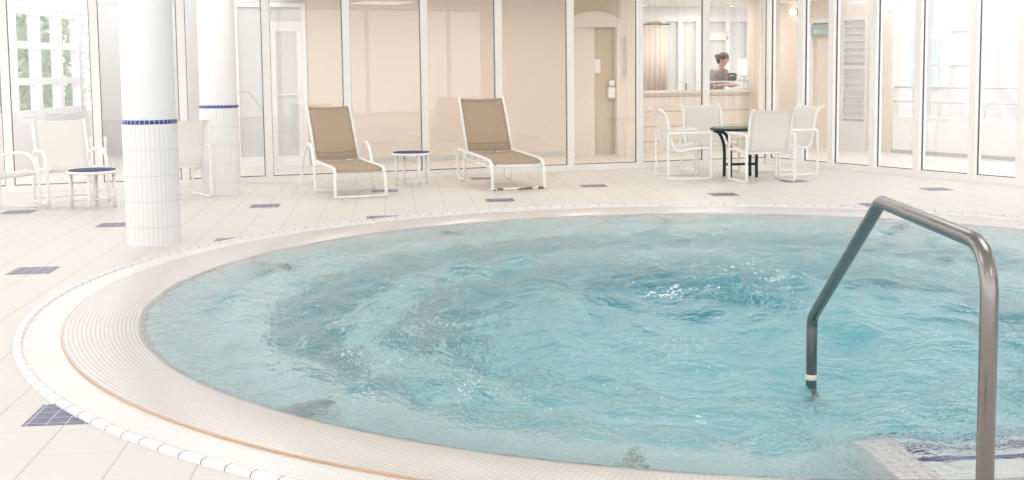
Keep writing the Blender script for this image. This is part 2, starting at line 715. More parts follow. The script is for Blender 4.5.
xs = [-9.0, -7.95, -6.9, -5.85, -4.809, -3.773, -2.735, -1.681, -0.638, 0.414, 1.456, 2.505, 3.559, 4.606, 5.651]
for a, b in zip(xs[:-1], xs[1:]):
    window(back(a), back(b))
ts = [0.06, 0.752, 1.345, 2.113, 2.857, 3.718, 4.40, 5.2, 6.0, 6.8, 7.6, 8.4, 9.2, 10.0, 10.8, 11.6, 12.4, 13.2, 14.0, 14.8, 15.5]
for a, b in zip(ts[:-1], ts[1:]):
    window(right(a), right(b), depth=0.13)
ys = [14.5, 11.5, 8.5, 5.5, 2.5, -0.5, -3.9]
for a, b in zip(ys[:-1], ys[1:]):
    window(Vector((-9.05, b, 0)), Vector((-9.05, a, 0)))
fx = [-9.05, -6.2, -3.3, -0.4, 2.5, 5.4, 8.3, 11.2, 13.9]  # unseen glazed front behind the camera, added for frontal daylight
for a, b in zip(fx[:-1], fx[1:]):
    window(Vector((a, -3.95, 0)), Vector((b, -3.95, 0)))
tag(MB().tube([(CORNER.x, CORNER.y, 0), (CORNER.x, CORNER.y, CEIL)], 0.055, 12).build('trim_1', M['frame_white']), kind='structure')

# ------------------------------------------------------------------ the whirlpool
pool = empty('whirlpool', (PX, PY, 0))
tag(pool, 'large round sunken whirlpool with pale mosaic edge and white tiled rim', 'pool')
def pl(mb, name, mat):
    o = mb.build(name, mat)
    o.parent = pool
    o.matrix_parent_inverse = Matrix.Translation((-PX, -PY, 0))
    return o
C = (PX, PY, 0)
mb = MB()
prof = [(R_OUT, -0.02), (R_OUT, 0.008), (R_OUT - 0.006, 0.017), (R_OUT - 0.016, 0.021), (R_RIM + 0.014, 0.021), (R_RIM + 0.004, 0.017), (R_RIM, 0.010), (R_RIM, -0.02)]
mb.lathe(prof, C, 430)
pl(mb, 'rim_tiles', M['rim'])
mb = MB(); mb.lathe([(R_RIM + 0.004, 0.006), (R_RUST + 0.0005, 0.003)], C, 320)
pl(mb, 'gutter_ring', M['gutter'])
mb = MB(); mb.lathe([(R_RUST + 0.001, 0.0), (R_RUST - 0.001, 0.013), (R_RUST - 0.0035, 0.0135)], C, 320)
pl(mb, 'gutter_joint', M['rust'])
mb = MB(); mb.lathe([(R_RUST - 0.0030, 0.0130), (R_RUST - 0.02, 0.0140), (4.2, 0.006), (R_W + 0.02, -0.008), (R_W - 0.02, -0.02), (3.93, -0.05)], C, 320)
pl(mb, 'mosaic_edge', M['mosaic'])
mb = MB(); mb.lathe([(3.93, -0.05), (3.70, -0.40), (3.22, -0.42)], C, 256)
mb.lathe([(2.77, -0.80), (2.35, -0.82)], C, 256)
mb.lathe([(1.90, -1.2), (0.0, -1.22)], C, 256)
pl(mb, 'basin', M['basin'])
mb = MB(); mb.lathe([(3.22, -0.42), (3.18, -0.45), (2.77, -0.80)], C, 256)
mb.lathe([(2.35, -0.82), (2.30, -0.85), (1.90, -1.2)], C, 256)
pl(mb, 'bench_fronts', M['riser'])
mb = MB(); mb.lathe([(0.78, -1.215), (0.77, -1.195), (0.0, -1.19)], (2.22, 9.30, 0), 64)  # added teal disc, tints the swell where its surface reflects less
pl(mb, 'swell_tint_disc', M['swell_tint'])
for ang in (16, 50, 85, 120, 155, 221.5, 247, 322, 350):
    a = math.radians(ang)
    mb = MB()
    T = Matrix.Translation(C) @ Matrix.Rotation(a, 4, 'Z')
    mb.box((3.72, 0, -0.22), (0.30, 0.05, 0.20), M=T, bev=0.02)
    pl(mb, 'seat_divider', M['divider'])

# entry steps beside the rail: a low tiled side wall and three nosed treads
mb = MB()
mb.box((1.90, 4.29, -0.49), (0.17, 0.58, 0.90), bev=0.01)
pl(mb, 'step_side_wall', M['step_tile'])
mb = MB()
mb.box((3.59, 4.29, -0.49), (0.18, 0.58, 0.90), bev=0.01)
pl(mb, 'step_side_wall', M['step_tile'])
for k, (y1_, z_) in enumerate(((4.33, -0.05), (4.58, -0.17), (4.83, -0.29))):
    mb = MB()
    mb.box((2.735, (4.02 + y1_) / 2, z_ - 0.35), (1.53, y1_ - 4.02, 0.70))
    st = pl(mb, 'entry_step', M['basin'])
    nb = MB()
    nb.box((2.735, y1_ - 0.02, z_ + 0.001), (1.53, 0.045, 0.012))
    o = nb.build('step_nosing', M['nosing'])
    o.parent = st

# ---- water: rippled surface with the swell of the jet in the middle
WATER = []
def build_water():
    nr, na = 150, 620
    rs = np.linspace(0.02, R_W + 0.01, nr)
    an = np.arange(na) * 2 * PI / na
    Rg, Ag = np.meshgrid(rs, an, indexing='ij')
    X = Rg * np.cos(Ag); Y = Rg * np.sin(Ag)
    rng = np.random.default_rng(5)
    Z = np.zeros_like(X)
    for k in range(46):
        wl = 0.22 * (1.0 / 0.22) ** rng.random()
        th = rng.random() * 2 * PI
        ph = rng.random() * 2 * PI
        amp = 0.0052 * (wl / 0.5) ** 0.9
        wx = X + 0.12 * np.sin(1.7 * Y + k) ; wy = Y + 0.12 * np.sin(1.9 * X + 2 * k)
        Z += amp * np.sin(2 * PI / wl * (wx * np.cos(th) + wy * np.sin(th)) + ph) / 1.6
    bx, by = 2.16 - PX, 8.18 - PY
    D = np.hypot(X - bx, (Y - by))
    Z += 0.065 * np.exp(-(D / 0.46) ** 4)
    ring = np.exp(-((D - 0.62) / 0.12) ** 2)
    Z += 0.018 * ring
    chop = np.exp(-((D - 0.45) / 0.5) ** 2)
    for k in range(24):
        wl = 0.10 + 0.18 * rng.random()
        th = rng.random() * 2 * PI
        Z += chop * 0.0016 * np.sin(2 * PI / wl * (X * np.cos(th) + Y * np.sin(th)) + rng.random() * 6)
    edge = np.clip((R_W - Rg) / 0.5, 0.0, 1)
    Z = Z * (0.12 + 0.88 * edge) - 0.012
    WATER[:] = [rs, na, Z]
    verts = np.stack([X.ravel(), Y.ravel(), Z.ravel()], 1).tolist()
    cidx = len(verts)
    verts.append((0, 0, float(Z[0].mean())))
    faces = []
    for i in range(nr - 1):
        for j in range(na):
            j2 = (j + 1) % na
            faces.append((i * na + j, (i + 1) * na + j, (i + 1) * na + j2, i * na + j2))
    for j in range(na):
        faces.append((cidx, j, (j + 1) % na))
    me = bpy.data.meshes.new('pool_water')
    me.from_pydata(verts, [], faces)
    me.polygons.foreach_set('use_smooth', [True] * len(faces))
    me.update()
    o = link('pool_water', me, [M['water']])
    o.location = (PX, PY, 0)
    tag(o, 'rippled turquoise water filling the round whirlpool', 'water', kind='stuff')
build_water()

def build_foam_glints():
    rnd = random.Random(11)
    mb = MB()
    def blob(x, y, r, h):
        n = 6
        vs = [(x + r * math.cos(2 * PI * k / n), y + r * math.sin(2 * PI * k / n), h - 0.004) for k in range(n)]
        vs += [(x + 0.6 * r * math.cos(2 * PI * k / n), y + 0.6 * r * math.sin(2 * PI * k / n), h + 0.5 * r) for k in range(n)] + [(x, y, h + 0.75 * r)]
        fs = [(k, (k + 1) % n, n + (k + 1) % n, n + k) for k in range(n)] + [(n + k, n + (k + 1) % n, 2 * n) for k in range(n)]
        mb.add(vs, fs, True)
    def height(x, y):
        i = min(range(len(WATER[0])), key=lambda q: abs(WATER[0][q] - math.hypot(x, y)))
        j = int(round((math.atan2(y, x) % (2 * PI)) / (2 * PI) * WATER[1])) % WATER[1]
        return float(WATER[2][i][j])
    for (cx, cy, sx, sy, n) in ((-0.55, -0.28, 0.10, 0.06, 60), (0.32, 0.05, 0.08, 0.16, 22), (-0.1, 0.62, 0.30, 0.06, 12)):
        for k in range(n):
            x, y = cx + rnd.gauss(0, sx) , cy + rnd.gauss(0, sy)
            blob(x, y, rnd.uniform(0.005, 0.014), height(x, y))
    for k in range(420):  # scattered white specks painted in for glints on the bubbly water
        a = rnd.uniform(1.6, 4.4)
        r = rnd.choice((rnd.gauss(2.95, 0.22), rnd.gauss(2.15, 0.2), rnd.uniform(1.6, 3.8)))
        if r > 3.85: continue
        x, y = r * math.cos(a), r * math.sin(a)
        blob(x, y, rnd.uniform(0.0025, 0.0055), height(x, y))
    for (ca, cr, n) in ((3.75, 3.05, 40), (4.25, 1.9, 25), (3.6, 2.3, 30), (4.05, 3.3, 30)):  # denser clusters of the same glint specks
        for k in range(n):
            x, y = cr * math.cos(ca) + rnd.gauss(0, 0.12), cr * math.sin(ca) + rnd.gauss(0, 0.10)
            blob(x, y, rnd.uniform(0.003, 0.0065), height(x, y))
    o = mb.build('foam_and_glints', M['foam'])
    o.location = (PX, PY, 0)
    tag(o, 'white foam and bubble specks on the whirlpool water, most standing for light glints', 'foam', kind='stuff')
build_foam_glints()

# ------------------------------------------------------------------ handrail
rail = empty('handrail', (1.68, 3.22, 0))
tag(rail, 'bent steel grab rail reaching from the deck into the whirlpool', 'handrail')
def rl(mb, name, mat):
    o = mb.build(name, mat)
    o.parent = rail
    o.matrix_parent_inverse = Matrix.Translation((-1.68, -3.22, 0))
    return o
pts = [(1.68, 3.22, 0.0), (1.68, 3.22, 0.977), (1.815, 4.32, 0.98), (1.953, 5.43, 0.297), (1.953, 5.43, -0.33)]
d = Vector((1.953 - 1.68, 5.43 - 3.22, 0))
path = arc_path(pts, [0, 0.16, 0.035, 0.05, 0], 10)
rl(MB().tube(path, 0.0255, 24), 'tube', M['steel'])
rl(MB().lathe([(0.026, 0.012), (0.05, 0.010), (0.055, 0.0), (0.026, 0.0)], (1.68, 3.22, 0.001), 24, closed=True), 'flange', M['steel'])
rl(MB().lathe([(0.026, 0.004), (0.0275, 0.002), (0.0275, -0.02), (0.026, -0.022)], (1.953, 5.43, 0.022), 24), 'sleeve', M['sleeve'])

# ------------------------------------------------------------------ columns
def column(x, y, label):
    o = empty('column', (x, y, 0))
    tag(o, label, 'column')
    MB().lathe([(0.222, 1.07), (0.222, CEIL)], n=64).build('shaft', M['white_paint'], o)
    MB().lathe([(0.232, 0.0), (0.232, 1.048)], n=72).build('tiled_base', M['column_tile'], o)
    MB().lathe([(0.232, 1.048), (0.234, 1.050), (0.234, 1.081), (0.231, 1.083), (0.222, 1.083)], n=72).build('tile_band', M['band'], o)
    return o
column(-2.12, 10.64, 'thick white round column rising beside the rim of the whirlpool, tiled base')
column(-2.12, 14.78, 'white round column standing near the glass wall, beyond the poolside column')

# ------------------------------------------------------------------ loungers
def rows_along(profile, w0, w1, m=9, sag=0.012):
    """sling cloth: profile of (y, z) points swept over the width"""
    rows = []
    n = len(profile)
    for i, (y, z) in enumerate(profile):
        t = i / (n - 1)
        w = w0 + (w1 - w0) * t
        r = []
        for j in range(m):
            s = -1 + 2 * j / (m - 1)
            r.append((s * w / 2, y, z - sag * (1 - s * s)))
        rows.append(r)
    return rows

def side_table_make():
    root = empty('side_table')
    r, h = 0.255, 0.415
    MB().lathe([(0.0, h + 0.012), (r - 0.025, h + 0.012), (r - 0.018, h + 0.008), (r - 0.018, h)], n=48).build('mosaic_top', M['inlay_top'], root)
    MB().lathe([(r - 0.03, h + 0.002), (r - 0.01, h + 0.002), (r, h - 0.006), (r - 0.004, h - 0.03), (r - 0.03, h - 0.03)], n=48, closed=True).build('top_rim', M['furniture_white'], root)
    for k in range(4):
        a = k * PI / 2
        c, s = math.cos(a), math.sin(a)
        MB().tube([(0.215 * c, 0.215 * s, 0), (0.215 * c, 0.215 * s, h - 0.02)], 0.0185, 10).build('leg', M['furniture_white'], root)
    st = Parts('stretcher', M['furniture_white'], root)
    st.tube([(0.2, 0, 0.09), (-0.2, 0, 0.09)], 0.009, 8).tube([(0, 0.2, 0.09), (0, -0.2, 0.09)], 0.009, 8)
    return root

def mat_top():
    t = NT('blue_table_mosaic')
    s = t.sep(t.obj())
    g = t.math('MAXIMUM', t.line(s[0], 0.05, 0.005, 2), t.line(s[1], 0.05, 0.005, 2))
    nz = t.noise(16, 2, t.obj())
    c = t.mix(nz, (0.015, 0.025, 0.09), (0.05, 0.07, 0.18))
    c = t.mix(t.math('MULTIPLY', g, 0.5), c, (0.4, 0.42, 0.5))
    return t.done(t.princ(c, 0.6, 0, 0.15))
M['inlay_top'] = mat_top()

def lounge_arms():
    root = empty('sun_lounger')
    W2 = 0.29
    prof = [(0.02, 0.315), (0.10, 0.345), (0.4, 0.352), (0.8, 0.355), (1.21, 0.365)]
    MB().sheet(rows_along(prof, 0.54, 0.54), 0.006).build('seat_sling', M['taupe'], root)
    bk = [(1.22, 0.38), (1.36, 0.56), (1.51, 0.78), (1.66, 0.97), (1.71, 1.02)]
    b = MB().sheet(rows_along(bk, 0.54, 0.54), 0.006).build('back_sling', M['taupe'], root)
    for (y, z) in ((1.69, 1.0), (1.285, 0.465)):
        MB().tube([(s, y + 0.003, z - 0.012 * (1 - (s / .27) ** 2)) for s in np.linspace(-0.255, 0.255, 9)], 0.010, 8).build('cross_bar', M['hem'], b)
    for s in (-1, 1):
        x = s * W2
        # seat rail that curves down into the front leg
        MB().tube(smooth_path([(x * .98, 1.24, 0.37), (x, 0.8, 0.36), (x, 0.4, 0.355), (x, 0.14, 0.352), (x, 0.03, 0.315), (x * 1.03, -0.01, 0.20), (x * 1.04, -0.02, 0.012)], 5), 0.0185, 10).build('leg', M['furniture_white'], root)
        MB().tube([(s * 0.277, 1.22, 0.37), (s * 0.277, 1.51, 0.785), (s * 0.277, 1.715, 1.03)], 0.0175, 10).build('back_rail', M['furniture_white'], root)
        xa = s * 0.36
        MB().tube(smooth_path([(xa, 0.82, 0.012), (xa, 0.86, 0.26), (xa, 0.95, 0.46), (xa, 1.10, 0.565), (xa, 1.28, 0.56), (xa, 1.52, 0.42), (xa, 1.68, 0.22), (xa, 1.74, 0.012)], 6), 0.0175, 10).build('arm_loop', M['furniture_white'], root)
        MB().tube([(s * 0.29, 0.84, 0.355), (s * 0.32, 0.86, 0.34), (xa, 0.89, 0.335)], 0.015, 8).build('bracket', M['furniture_white'], root)
    st = Parts('stretcher', M['furniture_white'], root).tube([(-0.30, -0.02, 0.022), (0.30, -0.02, 0.022)], 0.0145, 8)
    st.tube([(-0.36, 0.825, 0.03), (0.36, 0.825, 0.03)], 0.0145, 8)
    st.tube([(-0.27, 0.05, 0.30), (0.27, 0.05, 0.30)], 0.0145, 8)
    return root

def lounge_sled():
    root = empty('sun_lounger')
    prof = [(0.03, 0.33), (0.12, 0.352), (0.45, 0.368), (0.85, 0.382), (1.27, 0.392)]
    MB().sheet(rows_along(prof, 0.605, 0.605), 0.006).build('seat_sling', M['taupe'], root)
    bk = [(1.28, 0.405), (1.39, 0.6), (1.52, 0.82), (1.65, 1.03), (1.69, 1.085)]
    b = MB().sheet(rows_along(bk, 0.605, 0.60), 0.006).build('back_sling', M['taupe'], root)
    for (y, z) in ((1.67, 1.06), (1.335, 0.51)):
        MB().tube([(s, y + 0.003, z - 0.012 * (1 - (s / .28) ** 2)) for s in np.linspace(-0.275, 0.275, 9)], 0.010, 8).build('cross_bar', M['hem'], b)
    W2 = 0.330
    for s in (-1, 1):
        x = s * W2
        MB().tube(smooth_path([(x, 1.36, 0.40), (x, 0.9, 0.392), (x, 0.5, 0.38), (x, 0.2, 0.37), (x, 0.07, 0.345), (x, 0.0, 0.25), (x, -0.01, 0.1), (x, -0.01, 0.012)], 5), 0.0185, 10).build('leg', M['furniture_white'], root)
        MB().tube([(x, 1.36, 0.315), (x, 0.02, 0.275)], 0.015, 8).build('side_rail', M['furniture_white'], root)
        lk = Parts('rail_strut', M['furniture_white'], root)
        for y in (0.25, 0.6, 0.95, 1.27):
            lk.tube([(x, y, 0.28 + 0.025 * y), (x, y + 0.03, 0.365 + 0.024 * y)], 0.010, 8)
        MB().tube([(s * 0.308, 1.28, 0.40), (s * 0.308, 1.52, 0.82), (s * 0.305, 1.695, 1.095)], 0.0175, 10).build('back_rail', M['furniture_white'], root)
        lp = arc_path([(x, 1.33, 0.40), (x, 1.37, 0.015), (x, 1.68, 0.015), (x, 1.76, 0.40), (x, 1.33, 0.405)], 0.09, 5)
        MB().tube(lp, 0.0175, 10).build('rear_loop', M['furniture_white'], root)
    fb = MB().tube([(-W2, -0.01, 0.02), (W2, -0.01, 0.02)], 0.016, 8)
    fb.build('floor_bar', M['chipped'], root)
    MB().tube([(-W2, 0.04, 0.29), (W2, 0.04, 0.29)], 0.0145, 8).build('stretcher', M['furniture_white'], root)
    return root

def mat_chipped():
    t = NT('chipped_white_paint')
    n = t.noise(11, 3, t.obj())
    k = t.math('GREATER_THAN', n, 0.54)
    c = t.mix(k, (0.88, 0.87, 0.85), (0.22, 0.15, 0.11))
    return t.done(t.princ(c, 0.5))
M['chipped'] = mat_chipped()

o = lounge_arms()
o.location = (-0.415, 13.95, 0); o.rotation_euler.z = math.radians(15)
tag(o, 'taupe sling sun lounger with white arched arms, beside the round side table', 'sun lounger', 'sun loungers before the glass wall')
o = lounge_sled()
o.location = (1.485, 14.49, 0); o.rotation_euler.z = math.radians(11)
tag(o, 'armless taupe sling sun lounger with looped rear feet and chipped front bar', 'sun lounger', 'sun loungers before the glass wall')

st1 = side_table_make()
st1.location = (0.20, 15.46, 0); st1.rotation_euler.z = math.radians(25)
tag(st1, 'small white round side table with dark blue top between the two sun loungers', 'side table', 'blue topped side tables')
st2 = copy_tree(st1)
st2.location = (-3.34, 13.56, 0); st2.rotation_euler.z = math.radians(4); st2.scale = (1.06, 1.06, 1)
tag(st2, 'white round side table with blue top standing in front of the curved armchair', 'side table', 'blue topped side tables')

# ------------------------------------------------------------------ armchairs with curved arms
def curved_chair():
    root = empty('armchair')
    w = 0.54
    prof = [(-0.27, 0.40), (-0.22, 0.425), (0.0, 0.405), (0.14, 0.395), (0.215, 0.41), (0.25, 0.47), (0.29, 0.66), (0.34, 0.88), (0.37, 0.945)]
    pp = [(p.y, p.z) for p in smooth_path([(0, a, b) for a, b in prof], 4)]
    MB().sheet(rows_along(pp, w, w), 0.006).build('sling', M['sling_white'], root)
    for s in (-1, 1):
        x = s * 0.275
        MB().tube([(x, p[0], p[1]) for p in pp], 0.0185, 10).build('sling_rail', M['furniture_white'], root)
        xa = s * 0.315
        MB().tube(smooth_path([(xa, -0.31, 0.013), (xa, -0.30, 0.30), (xa, -0.27, 0.50), (xa, -0.17, 0.605), (xa, -0.02, 0.62), (xa, 0.14, 0.605), (xa * .95, 0.25, 0.57), (x, 0.275, 0.52)], 5), 0.0185, 10).build('arm', M['furniture_white'], root)
        MB().tube(smooth_path([(x, 0.20, 0.42), (xa, 0.24, 0.30), (xa, 0.27, 0.013)], 5), 0.0185, 10).build('rear_leg', M['furniture_white'], root)
        MB().tube([(xa, -0.31, 0.03), (xa, 0.27, 0.03)], 0.0135, 8).build('runner', M['furniture_white'], root)
    st = Parts('stretcher', M['furniture_white'], root).tube([(-0.29, -0.24, 0.395), (0.29, -0.24, 0.395)], 0.0145, 8)
    st.tube([(-0.315, 0.26, 0.06), (0.315, 0.26, 0.06)], 0.0135, 8)
    return root
c1 = curved_chair()
c1.location = (-3.72, 14.10, 0); c1.rotation_euler.z = math.radians(31); c1.scale = (1.06, 1, 1)
tag(c1, 'white sling armchair with curved arms facing the pool behind the blue side table', 'armchair', 'curved arm chairs on the deck')
c2 = copy_tree(c1)
c2.location = (-4.30, 13.28, 0); c2.rotation_euler.z = math.radians(64)
tag(c2, 'white sling armchair with curved arms cut off by the picture edge, turned sideways', 'armchair', 'curved arm chairs on the deck')

# ------------------------------------------------------------------ dining chairs with square sled arms
def sled_chair():
    root = empty('dining_chair')
    w = 0.55
    prof = [(-0.27, 0.385), (-0.20, 0.415), (0.0, 0.395), (0.12, 0.375), (0.20, 0.40), (0.245, 0.50), (0.275, 0.66), (0.31, 0.83), (0.37, 0.905), (0.43, 0.93)]
    pp = [(p.y, p.z) for p in smooth_path([(0, a, b) for a, b in prof], 4)]
    MB().sheet(rows_along(pp, w, w, 9, 0.008), 0.006).build('sling', M['sling_white'], root)
    for s in (-1, 1):
        x = s * 0.28
        MB().tube([(x, p[0], p[1]) for p in pp], 0.0185, 10).build('sling_rail', M['furniture_white'], root)
        xa = s * 0.325
        loop = arc_path([(xa, 0.0, 0.615), (xa, -0.28, 0.615), (xa, -0.28, 0.014), (xa, 0.30, 0.014), (xa, 0.30, 0.615), (xa, 0.0, 0.615)], 0.04, 4)
        MB().tube(loop[:-1], 0.0175, 10, closed=True).build('sled_loop', M['furniture_white'], root)
        Parts('bracket', M['furniture_white'], root).tube([(x, 0.27, 0.61), (xa, 0.27, 0.61)], 0.0145, 8).tube([(x, -0.23, 0.40), (xa, -0.28, 0.40)], 0.0145, 8)
    st = Parts('stretcher', M['furniture_white'], root).tube([(-0.285, -0.23, 0.392), (0.285, -0.23, 0.392)], 0.0145, 8)
    st.tube([(-0.285, 0.19, 0.375), (0.285, 0.19, 0.375)], 0.0145, 8)
    return root
def face(dx, dy):          # rotation that turns the chair's front (-Y) towards (dx, dy)
    return math.atan2(dx, -dy)
base = sled_chair()
spots = [((3.84, 15.66), (1.0, 0.02), 'white square armed chair at the green table, seen side on below the door alcove'),
         ((4.42, 16.52), (0.10, -1.0), 'white square armed chair facing the pool across the dark green table'),
         ((4.69, 14.99), (-0.10, 1.0), 'white square armed chair nearest the pool, its back hiding half the green table'),
         ((5.30, 15.88), (-0.97, -0.22), 'white square armed chair at the green table beside the angled glazing, facing sideways'),
         ((-2.61, 14.45), (-0.5, 0.87), 'white square armed chair between the columns, half hidden by the poolside one')]
for i, (xy, fd, lab) in enumerate(spots):
    o = base if i == 0 else copy_tree(base)
    o.location = (xy[0], xy[1], 0)
    o.rotation_euler.z = face(*fd)
    tag(o, lab, 'chair', 'square armed sling chairs')

# ------------------------------------------------------------------ dark green table
tb = empty('dining_table', (4.60, 15.62, 0), math.radians(6))
tag(tb, 'dark green round metal table with paired curved legs among four white chairs', 'table')
h = 0.665
MB().lathe([(0.0, h), (0.385, h), (0.405, h - 0.008), (0.41, h - 0.022), (0.395, h - 0.036), (0.0, h - 0.036)], n=48).build('table_top', M['teal_metal'], tb)
for k in range(4):
    a = math.radians(45 + 90 * k)
    c, s = math.cos(a), math.sin(a)
    sx = 1 if c > 0 else -1
    sy = 1 if s > 0 else -1
    MB().tube(smooth_path([(sx * 0.34, sy * 0.11, h - 0.04), (sx * 0.26, sy * 0.11, h - 0.08), (sx * 0.205, sy * 0.11, h - 0.19), (sx * 0.185, sy * 0.11, h - 0.33), (sx * 0.185, sy * 0.11, 0.0)], 6), 0.021, 10).build('leg', M['teal_metal'], tb)
st = Parts('stretcher', M['teal_metal'], tb)
for sx in (-1, 1):
    st.tube([(sx * 0.185, -0.11, 0.17), (sx * 0.185, 0.11, 0.17)], 0.016, 8)
st.tube([(-0.185, 0, 0.17), (0.185, 0, 0.17)], 0.018, 8)

# ------------------------------------------------------------------ behind the glass: corridor and reception
COR = 2.75
def panel(x0, x1, z0, z1, off, th=0.08, mb=None, mi=0, bev=0.0):
    """upright slab parallel to the back glazing; its face is at off"""
    mb = mb or MB()
    p = back((x0 + x1) / 2, off + th / 2)
    L = (x1 - x0) / math.cos(RZB)
    mb.box((p.x, p.y, (z0 + z1) / 2), (L, th, z1 - z0), RZB, mi, bev)
    return mb
tag(panel(-1.36, 2.95, 0.0, 2.75, COR, 0.15).build('wall_back', M['beige_wall']), kind='structure')
tag(panel(-1.36, 2.95, 0.0, 0.085, COR - 0.02, 0.02).build('baseboard_back', M['grey_base']), kind='structure')

# white screen with the glazed door, left of the beige wall
w = MB()
panel(-3.75, -2.47, 0, 2.75, COR, 0.1, w)
panel(-2.47, -1.36, 2.52, 2.75, COR, 0.1, w)
tag(w.build('wall_corridor', M['corridor_paint']), kind='structure')
dr = empty('door_1')
tag(dr, kind='structure')
w = MB()
panel(-2.47, -2.38, 0, 2.52, COR - 0.02, 0.1, w)
panel(-1.98, -1.89, 0, 2.46, COR - 0.02, 0.1, w)
panel(-1.43, -1.36, 0, 2.46, COR - 0.02, 0.1, w)
panel(-2.38, -1.36, 2.46, 2.52, COR - 0.02, 0.1, w)
panel(-1.89, -1.43, 2.16, 2.24, COR - 0.02, 0.1, w)
panel(-2.38, -1.98, 0, 0.16, COR - 0.02, 0.1, w)
w.build('frame', M['white_paint'], dr)
lf = MB()
panel(-1.89, -1.82, 0.01, 2.16, COR + 0.0, 0.05, lf)
panel(-1.50, -1.43, 0.01, 2.16, COR + 0.0, 0.05, lf)
panel(-1.82, -1.50, 2.09, 2.16, COR + 0.0, 0.05, lf)
panel(-1.82, -1.50, 0.01, 0.16, COR + 0.0, 0.05, lf)
panel(-1.82, -1.50, 1.10, 1.125, COR + 0.0, 0.05, lf)
lf.build('leaf', M['white_paint'], dr)
g = MB()
panel(-1.83, -1.49, 0.15, 2.10, COR + 0.025, 0.02, g)
panel(-2.39, -1.97, 0.15, 2.47, COR + 0.025, 0.02, g)
panel(-1.90, -1.42, 2.23, 2.47, COR + 0.025, 0.02, g)
g.build('glazing', M['grey_glass'], dr)
hd = MB()
p = back(-1.47, COR - 0.05)
hd.tube([(p.x, p.y + .05, 1.13), (p.x, p.y, 1.13), (p.x - 0.11, p.y - 0.024, 1.13)], 0.011, 8)
hd.box((p.x, p.y + 0.04, 1.13), (0.035, 0.02, 0.2), RZB)
hd.build('handle', M['switch'], dr)
p = back(-2.90, COR)
s = empty('light_switch', (p.x, p.y, 1.72), RZB)
tag(s, 'white switch box fixed high on the corridor wall behind the columns', 'switch')
MB().box((0, -0.012, 0), (0.075, 0.024, 0.20), bev=0.006).build('cover', M['switch'], s)
MB().box((0, -0.027, 0.03), (0.04, 0.01, 0.05), bev=0.003).build('rocker', M['furniture_white'], s)

# alcove with the tan door
AX0, AX1 = 2.95, 4.12
tag(panel(3.80, AX1, 0, 2.75, COR + 0.02, 0.15).build('wall_alcove', M['beige_light']), kind='structure')
tag(panel(2.95, 3.80, 2.18, 2.75, COR + 0.02, 0.15).build('wall_lintel', M['tan_door']), kind='structure')
# arched lintel
p = back(3.36, COR)
ar = MB()
n = 20
vs, fs = [], []
for i in range(n + 1):
    s_ = -1 + 2 * i / n
    x = 3.36 + 0.52 * s_
    zt = 2.24 + 0.18 * (1 - s_ * s_)
    for off in (0.02, -0.01):
        q = back(x, COR + off)
        vs += [(q.x, q.y, 2.15), (q.x, q.y, zt)]
for i in range(n):
    a = i * 4
    b = a + 4
    fs += [(a + 2, b + 2, b + 3, a + 3), (a, a + 1, b + 1, b), (a + 1, a + 3, b + 3, b + 1), (a, b, b + 2, a + 2)]
fs += [(0, 2, 3, 1), (4 * n, 4 * n + 1, 4 * n + 3, 4 * n + 2)]
ar.add(vs, fs)
tag(ar.build('trim_2', M['beige_light']), kind='structure')
dr = empty('door_2')
tag(dr, kind='structure')
panel(2.95, 3.36, 0, 2.18, COR + 0.06, 0.08).build('side_panel', M['beige_light'], dr)
panel(3.36, 3.74, 0, 2.18, COR + 0.12, 0.06).build('leaf', M['tan_door'], dr)
w = panel(3.74, 3.83, 0, 2.24, COR - 0.02, 0.12)
w.build('frame', M['beige_light'], dr)
def plate(name, x, z, sx, sz, off, mat, label, cat):
    p = back(x, off)
    o = MB().box((0, 0, 0), (sx, 0.02, sz), bev=0.004).build(name, mat)
    o.location = (p.x, p.y, z)
    o.rotation_euler.z = RZB
    return tag(o, label, cat)
plate('notice', 3.42, 1.50, 0.12, 0.24, COR + 0.10, M['switch'], 'small pale notice on the tan door in the alcove', 'notice')
d_ = empty('soap_dispenser', back(3.66, COR + 0.11, 1.05), RZB)
tag(d_, 'white wall dispenser hanging on the tan door in the alcove', 'dispenser')
MB().box((0, -0.04, 0.0), (0.13, 0.10, 0.20), bev=0.02).build('body', M['switch'], d_)
MB().box((0, -0.05, 0.16), (0.10, 0.08, 0.10), bev=0.015).build('lid', M['switch'], d_)
p = back(3.90, COR - 0.05)
hr = empty('pull_handle', (p.x, p.y, 0), RZB)
tag(hr, 'long grey vertical pull bar on the pier beside the alcove', 'pull bar')
MB().tube([(0, 0, 1.30), (0, 0, 2.0)], 0.014, 8).build('bar', M['column_grey'], hr)
Parts('bracket', M['column_grey'], hr).tube([(0, 0, 1.36), (0, 0.08, 1.36)], 0.01, 8).tube([(0, 0, 1.94), (0, 0.08, 1.94)], 0.01, 8)

# reception behind the dining set
desk = empty('reception_desk')
tag(desk, 'beige grooved reception desk with pale counter top behind the glass wall', 'desk')
panel(4.14, 6.32, 0.0, 1.02, COR + 0.25, 0.08).build('front_panel', M['siding'], desk)
panel(4.14, 6.32, 1.02, 1.06, COR + 0.15, 0.55).build('counter', M['beige_light'], desk)
w = MB(); panel(5.05, 6.35, 1.19, 1.212, COR + 0.25, 0.32, w)
w.build('glass_shelf', M['pale_glass'], desk)
w = Parts('shelf_post', M['steel'], desk)
for x in (5.12, 5.7, 6.28):
    q = back(x, COR + 0.40)
    w.tube([(q.x, q.y, 1.06), (q.x, q.y, 1.19)], 0.012, 8)
tag(panel(6.32, 6.72, 0, 2.75, COR - 0.1, 0.4).build('wall_pier', M['beige_light']), kind='structure')

